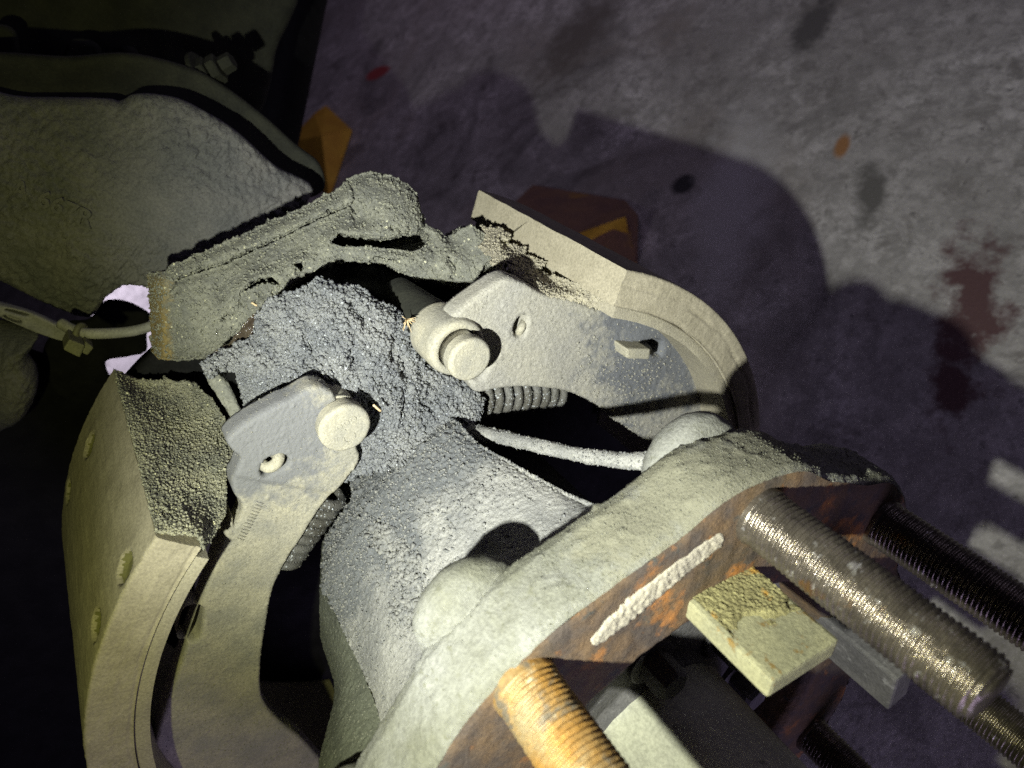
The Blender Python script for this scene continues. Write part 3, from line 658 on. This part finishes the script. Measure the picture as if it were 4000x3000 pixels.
# --- shoe on the upper right
shoe_r = thing('brake_shoe', 'pale dusty brake shoe with oval hole and square slot in its web', 'brake shoe', tuple(arc(CR, 185, -185, 0)), 'brake shoes of the drum brake')
aR0 = ang_of(CR, at(*c5((1340, 570))[0], -120))
sector('lining', CR, 178.2, RR, -120, -262, aR0, -48, M_lin, shoe_r, 1.25, d_lin, (), [(189.5, 1.3, .45), (178.9, .9, .5)], label='pale friction lining with a crack along its side')
sector('shoe_table', CR, 172, 178, -121.5, -260, aR0 - 1, -48, M_tab, shoe_r, 2.6, d_fine)
webR = c5((262, 900), (285, 830), (420, 725), (590, 617), (700, 637), (850, 715), (1000, 742), (1160, 800), (1290, 800), (1540, 845), (1740, 975), (1900, 1150), (2005, 1340), (2040, 1480), (2060, 1700), (2040, 1900), (1800, 1900), (1600, 1720), (1450, 1610), (1330, 1527), (1265, 1490), (1180, 1412), (1040, 1340), (900, 1302), (700, 1290), (560, 1300), (440, 1325), (395, 1305), (380, 1250), (440, 1230), (490, 1160), (495, 1080), (430, 1005), (360, 985), (300, 1000), (270, 950))
rstain = blob(c5((1450, 960), (1520, 1020), (1560, 1100), (1440, 1170)), 330)
wr = patch('web', webR, M_webR, shoe_r, stain=rstain, X=-147, thick=9, res=5.5, rnd=2.6, disp=lambda P: d_web(P) + (.3 + .9 * np.clip(blob(c5((1250, 1280), (1400, 1260), (1330, 1480), (1250, 1430)), 210)(P), 0, 1)) * (.6 - worley(P, 1.7, 9)),
           holes=[c5((648, 930), (670, 870), (715, 842), (722, 880), (715, 940), (690, 968), (660, 968)), c5((1400, 1005), (1545, 995), (1550, 1080), (1500, 1082), (1490, 1030), (1400, 1015))],
           extra=lambda V2, P: 2.0 * np.exp(-((V2 - np.array(c5((1430, 1040))[0])) ** 2).sum(1) / 70. ** 2))
patch('dust_fillet', c5((1180, 790, -134), (1230, 772, -126), (1290, 752, -120.5), (1540, 822, -120.5), (1740, 952, -120.5), (1900, 1132, -120.5), (2008, 1332, -120.5), (2044, 1470, -120.5), (2060, 1600, -121), (1960, 1600, -146), (1860, 1470, -146), (1820, 1330, -146), (1740, 1160, -146), (1640, 1020, -146), (1500, 900, -146), (1300, 830, -146), (1200, 815, -146)), M_tab, shoe_r, thick=10, res=5.5, rnd=.8, disp=lambda P: d_web(P) + .2 * fbm(P, 4, 2, 6), label='fillet of settled dust between web and table')
C8 = [at(*p, -136) for p in c5((1340, 1045), (1345, 1110), (1480, 1115), (1490, 1050))]
box8('slot_peg', C8 + [np.array(q) + (-16, 0, 0) for q in C8], M_web, shoe_r, 1.2)
hk = [at(*p, X) for p, X in zip(c5((672, 950), (690, 920), (712, 870)), (-152, -148, -152))]
tube('spring_hook', hk, 2.0, M_web, shoe_r, 12, 6, d_fine)
# end strip of crust under the lining end
rc = patch('dust_crust', c5((450, 300, -226), (560, 300, -216), (640, 345, -206), (590, 400, -206), (720, 430, -192), (700, 470, -190), (850, 520, -174), (800, 565, -174), (960, 610, -158), (1100, 665, -142), (1250, 735, -123), (1190, 805, -134), (1000, 750, -142), (860, 722, -146), (760, 660, -152), (660, 600, -162), (600, 520, -178), (600, 640, -166), (545, 610, -174), (500, 480, -196), (430, 400, -216)),
      M_tab, shoe_r, thick=14, res=4.2, rnd=1.5, disp=lambda P: 1.5 * d_cake(P), edge=12, curve=False, tdir='view', bulge=3, bulge_px=40, label='crumbling dust crust under the lining end')

crumbs(rc, 2500, .3, .8, M_tab, shoe_r, 'pale crumbs on the shoe end', 9)
crumbs(wr, 3000, .12, .38, M_webR2, shoe_r, 'fine grains on the web', 19)
crumbs(wr, 900, .25, .7, M_webR2, shoe_r, 'crumbs along the web edge', 11, keep=lambda P: blob(c5((1250, 1280), (1400, 1260), (1330, 1480), (1250, 1430)), 260)(P))
# ------------------------------------------------------------------ pins
def pin(name, label, cpx, r, xf, m_head, roller, gap=15.):
    c = at(*cpx, xf); t = thing(name, label, 'pin', tuple(c + (-40, 0, 0)), 'pins in the shoe ends')
    y, z = c[1], c[2]
    lathe_x('pin_head', dense([(xf - 7, r * .97), (xf - 1.6, r), (xf - .6, r - .4), (xf, r - 1.4), (xf, .2)], .7), y, z, m_head, t, 72, d_fine)
    lathe_x('pin_neck', dense([(xf - gap - 3, r * .9), (xf - 6.5, r * .9)], 1), y, z, M_steel, t, 64)
    lathe_x('roller', dense([(xf - gap - 24, roller - 1), (xf - gap - 22, roller), (xf - gap - 4, roller), (xf - gap - 1, roller - .8), (xf - gap, roller - 2.2), (xf - gap, r * .97), (xf - gap - 2, r * .92)], 1), y, z, M_web, t, 90, d_fine)
    lathe_x('pin_shank', dense([(xf - gap - 70, roller * .62), (xf - gap - 40, roller * .8), (xf - gap - 23, roller * .93)], 1), y, z, M_lip, t, 60, d_fine, label='dark worn shank of the pin')
    return t, c
pr_t, pr_c = pin('anchor_pin', 'plain domed pin with bright steel neck in the notch of the pale web', c5((380, 1120))[0], 10.8, -131, M_web, 14.6, 12.)
pl_t, pl_c = pin('anchor_pin', 'round headed pin stamped with small rings, in front of the coil spring', cB((1108, 505))[0], 11.8, -139, M_web, 10.5, 10.)
for q, rr_ in ((cB((1052, 482)), 1.1), (cB((1112, 447)), 1.1), (cB((1172, 415)), 1.2), (cB((1140, 570)), 2.6)):
    c = at(*q[0], -138.9); aa = np.linspace(0, 2 * math.pi * (.65 if rr_ > 2 else 1), 18)
    tube('stamped_ring', [c + rr_ * np.array([0, math.cos(a + 2.2), math.sin(a + 2.2)]) for a in aa], .28, M_web, pl_t, 6, 1)

# ------------------------------------------------------------------ coil springs
def spring(name, label, p0, p1, R, wire, turns, m):
    d = p1 - p0; Ln = np.linalg.norm(d); u = d / Ln; e = np.cross(u, (1., 0, 0)); e /= np.linalg.norm(e); f = np.cross(u, e)
    s = np.linspace(0, 1, turns * 26); P = p0 + s[:, None] * d + R * (np.cos(s * turns * 2 * math.pi)[:, None] * e + np.sin(s * turns * 2 * math.pi)[:, None] * f)
    t = thing(name, label, 'spring', tuple((p0 + p1) / 2 - (0, 0, R)), 'return springs of the brake')
    co_ = tube('coil', P, wire, m, t, 12, 1, lambda P: .35 * fbm(P, 3, 2, 5)); crumbs(co_, 1400, .18, .6, m, t, 'greasy crumbs on the coil', 23); return t
spring('coil_spring', 'grey dusty coil spring tucked under the web with the stamped pin', at(*cB((940, 1000))[0], -164), at(*cB((520, 1580))[0], -164), 10.0, 2.7, 8, M_coil)
spring('coil_spring', 'dark greasy coil spring tucked under the pale web with the square slot', at(*cH((20, 120))[0], -170), at(*cH((820, 40))[0], -172), 9.5, 2.5, 10, M_coil)

# ------------------------------------------------------------------ greasy middle: spider and bracket
spider = thing('brake_spider', 'grease caked brake spider bulging between the two shoes', 'brake spider', tuple(at(*full((800, 900))[0], -200)))
mound = cM((170, 800, -190), (330, 690, -192), (560, 590, -188), (600, 400, -188), (640, 335, -188), (860, 270, -186), (1000, 185, -184), (1200, 225, -182), (1330, 240, -180), (1420, 320, -178), (1560, 390, -176), (1700, 500, -174), (1770, 660, -170), (1800, 800, -166), (1950, 880, -160), (2110, 950, -156), (2230, 1050, -152), (2200, 1200, -146), (2000, 1330, -142), (1750, 1480, -140), (1450, 1570, -142), (1200, 1640, -150), (1100, 1300, -165), (700, 1150, -178), (480, 1130, -184), (450, 1000, -186), (420, 860, -188), (330, 800, -190), (270, 860, -190), (220, 900, -192))
mound_holes = [ribbon(np.array(cM(*q)), w) for q, w in ((((1590, 900), (1600, 960), (1570, 1040), (1545, 1120)), 9), (((1320, 985), (1360, 1005), (1415, 1020)), 6), (((1245, 895), (1275, 915), (1300, 918)), 6), (((1410, 850), (1470, 865), (1540, 885)), 5), (((600, 485), (625, 478), (645, 482)), 5), (((1560, 690), (1570, 730), (1600, 790), (1610, 850)), 5),
    (((800, 885), (860, 890), (870, 930), (905, 940)), 2.5), (((880, 560), (905, 590), (920, 640)), 3), (((1190, 640), (1210, 690)), 3), (((1260, 390), (1290, 410), (1300, 440)), 4), (((640, 330), (760, 300), (860, 285)), 3), (((1490, 640), (1500, 690)), 4), (((1220, 340), (1270, 380)), 3))]
gm = patch('grease_mound', mound, M_greasy, spider, thick=26, res=4.2, rnd=3, tdir='view', disp=d_crumb, edge=10, curve=False, bulge=13, bulge_px=330, holes=mound_holes, label='sparkling mound of caked grease and dust')
crumbs(gm, 19000, .26, 1.2, M_greasy, spider, 'grey crumbs of greasy dust', 3)
patch('wet_grease', cM((190, 790, -200), (240, 720, -200), (340, 650, -200), (420, 570, -200), (480, 490, -200), (560, 430, -198), (585, 520, -196), (560, 600, -195), (440, 670, -196), (320, 730, -197), (220, 810, -198)), M_wet, spider, thick=10, res=4.6, rnd=2, tdir='view', disp=d_grain, edge=8, label='wet brown grease seam')
patch('spider_rib', cM((215, 880, -196), (300, 870, -194), (380, 960, -190), (470, 1170, -180), (425, 1235, -178), (330, 1090, -186), (230, 950, -194)), M_cake, spider, thick=14, res=5, rnd=1.5, disp=d_grain, edge=5)
patch('gap_backing', full((250, 900), (420, 700), (600, 560), (820, 500), (990, 600), (1150, 720), (1300, 860), (1420, 950), (1360, 1120), (1000, 1200), (900, 1400), (900, 1800), (480, 1800), (420, 1400), (470, 1100)), M_black, spider, X=-268, thick=12, res=26, rnd=2, disp=d_fine, label='added black backing for the shaded gaps between the shoes')  # black backing added so the gaps between the parts stay dark
patch('cam_face', cM((900, 200, -236), (1100, 90, -240), (1400, 60, -240), (1600, 130, -236), (1760, 240, -228), (1790, 420, -222), (1740, 520, -222), (1500, 380, -226), (1250, 220, -230)), M_dark, spider, thick=30, res=7, rnd=2, disp=lambda P: .8 * fbm(P * (1, .3, 1), 8, 2, 3), label='black worn cam face')

bracket = thing('cam_bracket', 'arched bracket caked in dark olive dust beside the dirty casting', 'bracket', tuple(at(*full((500, 780))[0], -260)))
br = c4((300, 800, -262), (360, 730, -262), (430, 690, -262), (650, 590, -262), (900, 480, -260), (1120, 385, -258), (1340, 272, -256), (1560, 150, -254), (1680, 120, -252), (1800, 150, -248), (1900, 190, -244), (1960, 260, -240), (2000, 380, -236), (2010, 452, -232), (2080, 470, -230), (2160, 540, -226), (2240, 480, -222), (2300, 450, -220), (2390, 520, -214), (2450, 640, -206), (2490, 760, -200), (2440, 810, -200), (2390, 690, -206), (2350, 760, -206), (2330, 840, -206), (2250, 850, -208), (2100, 800, -210), (1960, 790, -213), (1850, 740, -215), (1780, 690, -217), (1600, 680, -220), (1400, 690, -224), (1250, 790, -228), (1075, 900, -226), (1010, 935, -226), (940, 1045, -230), (870, 1145, -236), (690, 1265, -246), (540, 1290, -256), (460, 1295, -258), (400, 1285, -260), (315, 1292, -262), (325, 1150, -262))
gl = np.array(c4((560, 730), (760, 670), (1000, 560), (1180, 470), (1330, 390), (1520, 312), (1545, 370)))
br_holes = [ribbon(gl, 7.), c4((1395, 545), (1450, 478), (1530, 490), (1690, 515), (1790, 508), (1880, 482), (1930, 500), (1990, 470), (2030, 500), (2010, 560), (1900, 600), (1780, 585), (1600, 570), (1480, 570)),  # slit and pits cut through to stand in for black overhang shadows
            c4((850, 850), (900, 790), (960, 760), (1040, 755), (1080, 790), (1105, 822), (1000, 802), (930, 815)), c4((1170, 680), (1230, 665), (1245, 690), (1235, 740), (1210, 712)),
            ribbon(np.array(c4((480, 760), (560, 735), (660, 702))), 4.), ribbon(np.array(c4((1690, 640), (1790, 668), (1850, 655))), 5.), ribbon(np.array(c4((2130, 650), (2180, 700), (2170, 760))), 4.), ribbon(np.array(c4((740, 1000), (760, 985), (790, 990))), 4.), ribbon(np.array(c4((1520, 315), (1545, 345), (1560, 375))), 4.)]
def br_extra(V2, P):
    q = np.array(c4((370, 800), (370, 1280))); left = np.clip((q[0, 0] - V2[:, 0]) / 40., 0, 1)
    up_ = np.array(c4((560, 730), (1520, 312))); t = up_[1] - up_[0]
    side = ((V2 - up_[0])[:, 0] * t[1] - (V2 - up_[0])[:, 1] * t[0]) / np.linalg.norm(t)
    return -14 * left ** 1.3 + 4 / (1 + np.exp(-side / 12.)) * (V2[:, 0] < up_[1][0])
bb = patch('bracket_body', br, M_brk, bracket, thick=34, res=4.6, rnd=4, tdir='view', stain=blob(c4((325, 850), (330, 1250)), 110, .3), disp=lambda P: 1.15 * d_cake(P), edge=9, curve=False, extra=br_extra, bulge=7, bulge_px=150, holes=br_holes)

crumbs(bb, 9000, .35, .85, M_brk2, bracket, 'olive grains of dust', 5)

# ------------------------------------------------------------------ axle casting and what hangs round it
casting = thing('axle_casting', 'large pebbly cast iron axle housing with raised casting characters', 'axle housing', tuple(at(*full((200, 600))[0], -390)))
cbody = patch('casting_body', full((-120, 216, -395), (60, 213, -385), (230, 216, -375), (262, 222, -372), (300, 205, -368), (380, 213, -362), (450, 245, -356), (520, 290, -350), (600, 362, -345), (680, 408, -342), (640, 470, -340), (520, 550, -336), (400, 606, -334), (330, 626, -336), (275, 622, -342), (232, 647, -350), (195, 690, -356), (120, 670, -362), (0, 612, -372), (-120, 560, -380)), M_cast, casting, thick=70, res=6.5, rnd=6, disp=d_cast, bulge=14, bulge_px=420, tdir='view')
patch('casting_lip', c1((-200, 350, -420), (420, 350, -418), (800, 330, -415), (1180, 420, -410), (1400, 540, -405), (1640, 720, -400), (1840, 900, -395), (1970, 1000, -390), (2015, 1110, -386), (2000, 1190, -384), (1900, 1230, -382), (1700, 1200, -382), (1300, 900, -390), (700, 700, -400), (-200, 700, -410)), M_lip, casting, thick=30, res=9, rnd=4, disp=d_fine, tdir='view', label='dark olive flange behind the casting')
# raised characters cast into the iron
fc = bpy.data.curves.new('casting_characters', 'FONT'); fc.body = 'A-667R'; fc.size = .0135; fc.extrude = .0009; fc.bevel_depth = .0004; fc.space_character = 1.05
ft = bpy.data.objects.new('text', fc); sc.collection.objects.link(ft); bpy.context.view_layer.update()
fm = bpy.data.meshes.new_from_object(ft); bpy.data.objects.remove(ft)
fo = bpy.data.objects.new('casting_characters', fm); sc.collection.objects.link(fo)
cv = np.array([v.co for v in cbody.data.vertices]) * 1000 + world_loc(casting); cpx_ = pxn(cv)
def on_casting(p):
    return cv[np.argmin(((cpx_ - np.array(p)) ** 2).sum(1) + 1e6 * (cv[:, 0] < -395))]
q0, q1 = on_casting(c1((60, 1190))[0]), on_casting(c1((520, 1385))[0])
u = Vector(q1 - q0).normalized(); nrm = Vector((1, 0, 0)); w_ = nrm.cross(u).normalized(); nrm = u.cross(w_).normalized()
fo.parent = casting
fo.matrix_basis = Matrix.Translation(Vector(q0) / 1000 - casting.location + nrm * .0002) @ Matrix((u, w_, nrm)).transposed().to_4x4()
fo.data.materials.append(M_cast)

# threaded bolt and nut standing above the casting lip
bt = thing('flange_bolt', 'dark bolt with stacked nuts behind the casting lip', 'bolt', tuple(at(*full((460, 170))[0], -430)))
cb = at(*full((440, 165))[0], -425); ub = at(*full((485, 140))[0], -418) - cb; ub /= np.linalg.norm(ub)
for k, (rr_, hh) in enumerate(((11, 6), (9.5, 6), (6, 8))):
    hexbolt(('nut', 'nut', 'bolt_end')[k], cb + ub * 7.5 * k, ub, rr_, hh, M_lip, bt, washer=(k == 0))

chassis = thing('chassis_beam', 'dark blurred chassis beam crossing above the casting', 'chassis beam', tuple(at(*full((250, 100))[0], -560)))
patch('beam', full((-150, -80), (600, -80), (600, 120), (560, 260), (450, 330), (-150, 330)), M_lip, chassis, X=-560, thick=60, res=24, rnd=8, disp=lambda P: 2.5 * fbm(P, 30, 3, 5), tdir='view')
for (a, b, cc, dd) in ((150, 90, 215, 170), (262, 105, 300, 185), (-20, 60, 34, 150)):
    patch('clamp', full((a, b), (cc, b + 8), (cc + 4, dd), (a - 6, dd - 6)), M_lip, chassis, X=-500, thick=55, res=12, rnd=4, disp=d_fine, tdir='view')

for (a, b, r, lab) in (((652, -120), (534, 420), 42, 'black glossy pipe edging the purple lit floor'), ((560, -120), (450, 420), 38, 'black glossy pipe between the chassis beam and its twin')):
    p0, p1 = at(*full(a)[0], -900), at(*full(b)[0], -700)
    o = tube('pipe', [p0 + (p1 - p0) * t for t in np.linspace(0, 1, 8)], r, M_rubber, None, 28, 4); tag(o, lab, 'pipe')
bdrop = patch('backdrop', [(-300, 1500), (300, 1450), (700, 1700), (760, 2100), (640, 3200), (-300, 3200)], M_rubber, None, X=-420, thick=10, res=40, rnd=3, disp=lambda P: 6 * fbm(P, 120, 2, 5))  # added black sheet, stands in for the dark left of the lining
tag(bdrop, 'plain black mudflap in the dark beside the curved lining', 'backdrop')

# cable, strap and tie
cab = tube('sensor_cable', [at(*p, X) for p, X in zip(cA((1460, 620), (1380, 655), (1250, 690), (1100, 710), (950, 718), (800, 715), (690, 690), (560, 620)), (-300, -300, -302, -304, -306, -308, -312, -318))], 3.0, M_cable, None, 16, 8, d_fine)
tag(cab, 'pale grey sensor cable running to the caked bracket', 'cable')
st = thing('mounting_strap', 'flat grey slotted strap ending at the cable tie', 'strap', tuple(at(*cA((300, 640))[0], -325)))
patch('strap_body', cA((-200, 420, -335), (60, 470, -332), (300, 540, -326), (480, 620, -320), (640, 700, -315), (668, 730, -314), (660, 760, -314), (590, 795, -315), (400, 740, -320), (200, 660, -327), (0, 570, -332), (-200, 490, -336)), M_strap, st, thick=5, res=5, rnd=1, disp=d_fine,
      holes=[cA((50, 505), (90, 500), (265, 545), (250, 562), (200, 555)), cA((20, 562), (90, 565), (200, 605), (180, 635), (90, 610))])
tie = thing('cable_tie', 'dusty cable tie with square head gripping the grey cable', 'cable tie', tuple(at(*cA((720, 940))[0], -306)))
C8 = [at(*p, -296) for p in cA((640, 770), (585, 870), (740, 945), (790, 830))]; box8('tie_head', C8 + [q + (-14, 0, 0) for q in C8], M_tie, tie, 1.0)
C8 = [at(*p, -298) for p in cA((790, 790), (760, 900), (810, 925), (870, 850))]; box8('tie_tail', C8 + [q + (-10, 0, 0) for q in C8], M_tie, tie, 1.0)
cc = at(*cA((745, 705))[0], -309); cd = at(*cA((690, 690))[0], -312) - at(*cA((800, 715))[0], -308); cd /= np.linalg.norm(cd)
e = np.cross(cd, (0, 0, 1.)); e /= np.linalg.norm(e); f = np.cross(cd, e)
tube('tie_band', [cc + 4.0 * (math.cos(a) * e + math.sin(a) * f) for a in np.linspace(0, 2 * math.pi, 25)], 1.6, M_tie, tie, 10, 1)

kn = patch('steering_arm', cA((-300, 600, -390), (0, 640, -380), (200, 680, -372), (370, 735, -366), (325, 860, -366), (270, 950, -366), (340, 1060, -366), (362, 1200, -366), (330, 1350, -368), (230, 1520, -372), (90, 1610, -378), (-300, 1700, -390)), M_cast, None, thick=60, res=8, rnd=10, disp=d_cast, bulge=20, bulge_px=160, tdir='view')
tag(kn, 'rounded dark iron arm below the slotted strap', 'arm')
ch = patch('air_chamber', cA((600, 640), (830, 600), (950, 450), (1060, 420), (1200, 442), (1320, 500), (1400, 560), (1385, 640), (1365, 760), (1360, 900), (1200, 950), (1000, 985), (990, 1060), (1050, 1240), (900, 1400), (500, 1300), (400, 900)), M_black, None, X=-420, thick=50, res=12, rnd=4, disp=d_fine, tdir='view')
tag(ch, 'black rounded chamber behind the grey cable', 'brake chamber')
ps = patch('lit_gap_sheet', cA((850, 200), (1800, 200), (1800, 1500), (850, 1500)), M_sheet, None, X=-720, thick=4, res=40, rnd=.5, curve=False, disp=lambda P: 3 * fbm(P, 60, 2, 5))  # added stand-in for the bright lit ground beyond the gap
tag(ps, 'added pale lilac sheet glimpsed behind the black chamber', 'sheet')
pc = at(*cA((1250, 750))[0], -720) / 1000
area('sheet_fill_light', .5, (.95, .86, 1.0), .12, (pc[0] + .20, pc[1] + .04, pc[2] + .1), pc)  # unseen fill light added only to brighten the pale stand-in

# ------------------------------------------------------------------ loose things
burr = thing('seed_burr', 'tiny spiky straw burr stuck on the edge of the grease mound', 'burr', tuple(at(*full((878, 690))[0], -168)))
rng = np.random.default_rng(4); c = at(*full((879, 690))[0], -164)
for k in range(14):
    v = rng.normal(size=3); v /= np.linalg.norm(v); v[0] = abs(v[0]); tube('spike', [c, c + v * rng.uniform(3.5, 6.5)], [.28, .08], M_straw, burr, 5, 1)
for (a, b, X, lab) in ((cB((1345, 290)), cB((1410, 345)), -146, 'short straw sliver beside the stamped pin head'), (cM((520, 335)), cM((575, 365)), -236, 'short straw sliver on the caked bracket')):
    p0, p1 = at(*a[0], X + 3), at(*b[0], X + 3); tag(tube('straw', [p0, (p0 + p1) / 2 + (.4, 0, 0), p1], .55, M_straw, None, 6, 3), lab, 'straw')

def strip_on(card, pts, name):
    V = np.array([on_floor(px, py, h) for px, py, h in pts]); n = len(V); W = V - np.array([0, 0, 3.])
    fs = [list(range(n)), list(range(2 * n - 1, n - 1, -1))] + [[i, i + n, (i + 1) % n + n, (i + 1) % n] for i in range(n)]
    return mk(name, np.vstack([V, W]), fs, M_yel, card, False, 'yellow fold of the card')
def folded(name, label, tris, pts, m):
    """folded card: facets with thickness resting on the floor"""
    V = np.array([on_floor(px, py, h) for px, py, h in pts]); n = len(V)
    W = V - np.array([0, 0, 4.0])
    fs = [list(t) for t in tris] + [[i + n for i in t[::-1]] for t in tris]
    cnt = {}
    for t in tris:
        for i in range(len(t)): a, b = t[i], t[(i + 1) % len(t)]; cnt[(a, b)] = 1
    for (a, b) in cnt:
        if (b, a) not in cnt: fs.append([b, a, a + n, b + n])
    return tag(mk(name, np.vstack([V, W]), fs, m, None, False), label, 'card')
folded('folded_card', 'crumpled yellow card on the floor beyond the casting', [(0, 5, 1), (1, 5, 2), (2, 5, 3), (3, 5, 4), (4, 5, 0)],
       [p for p in c1((1770, 880, 8), (1940, 700, 25), (2010, 650, 5), (2170, 800, 8), (2030, 1220, 8), (1985, 838, 70))], M_yel)
bc = folded('folded_card', 'folded yellow card, its shade painted brown, on the floor behind the pale shoe', [(0, 1, 2, 6), (2, 3, 7, 6), (3, 4, 7), (4, 5, 7), (6, 7, 5, 0)],
       [p for p in c5((640, 150, 40), (760, 35, 8), (1330, 130, 8), (1405, 215, 8), (1400, 520, 6), (1000, 560, 6), (1040, 330, 60), (1340, 235, 60))], M_yelshade)
strip_on(bc, c5((1030, 340, 66), (1180, 285, 66), (1330, 230, 66), (1345, 330, 50), (1250, 300, 58), (1110, 372, 60)), 'card_fold')
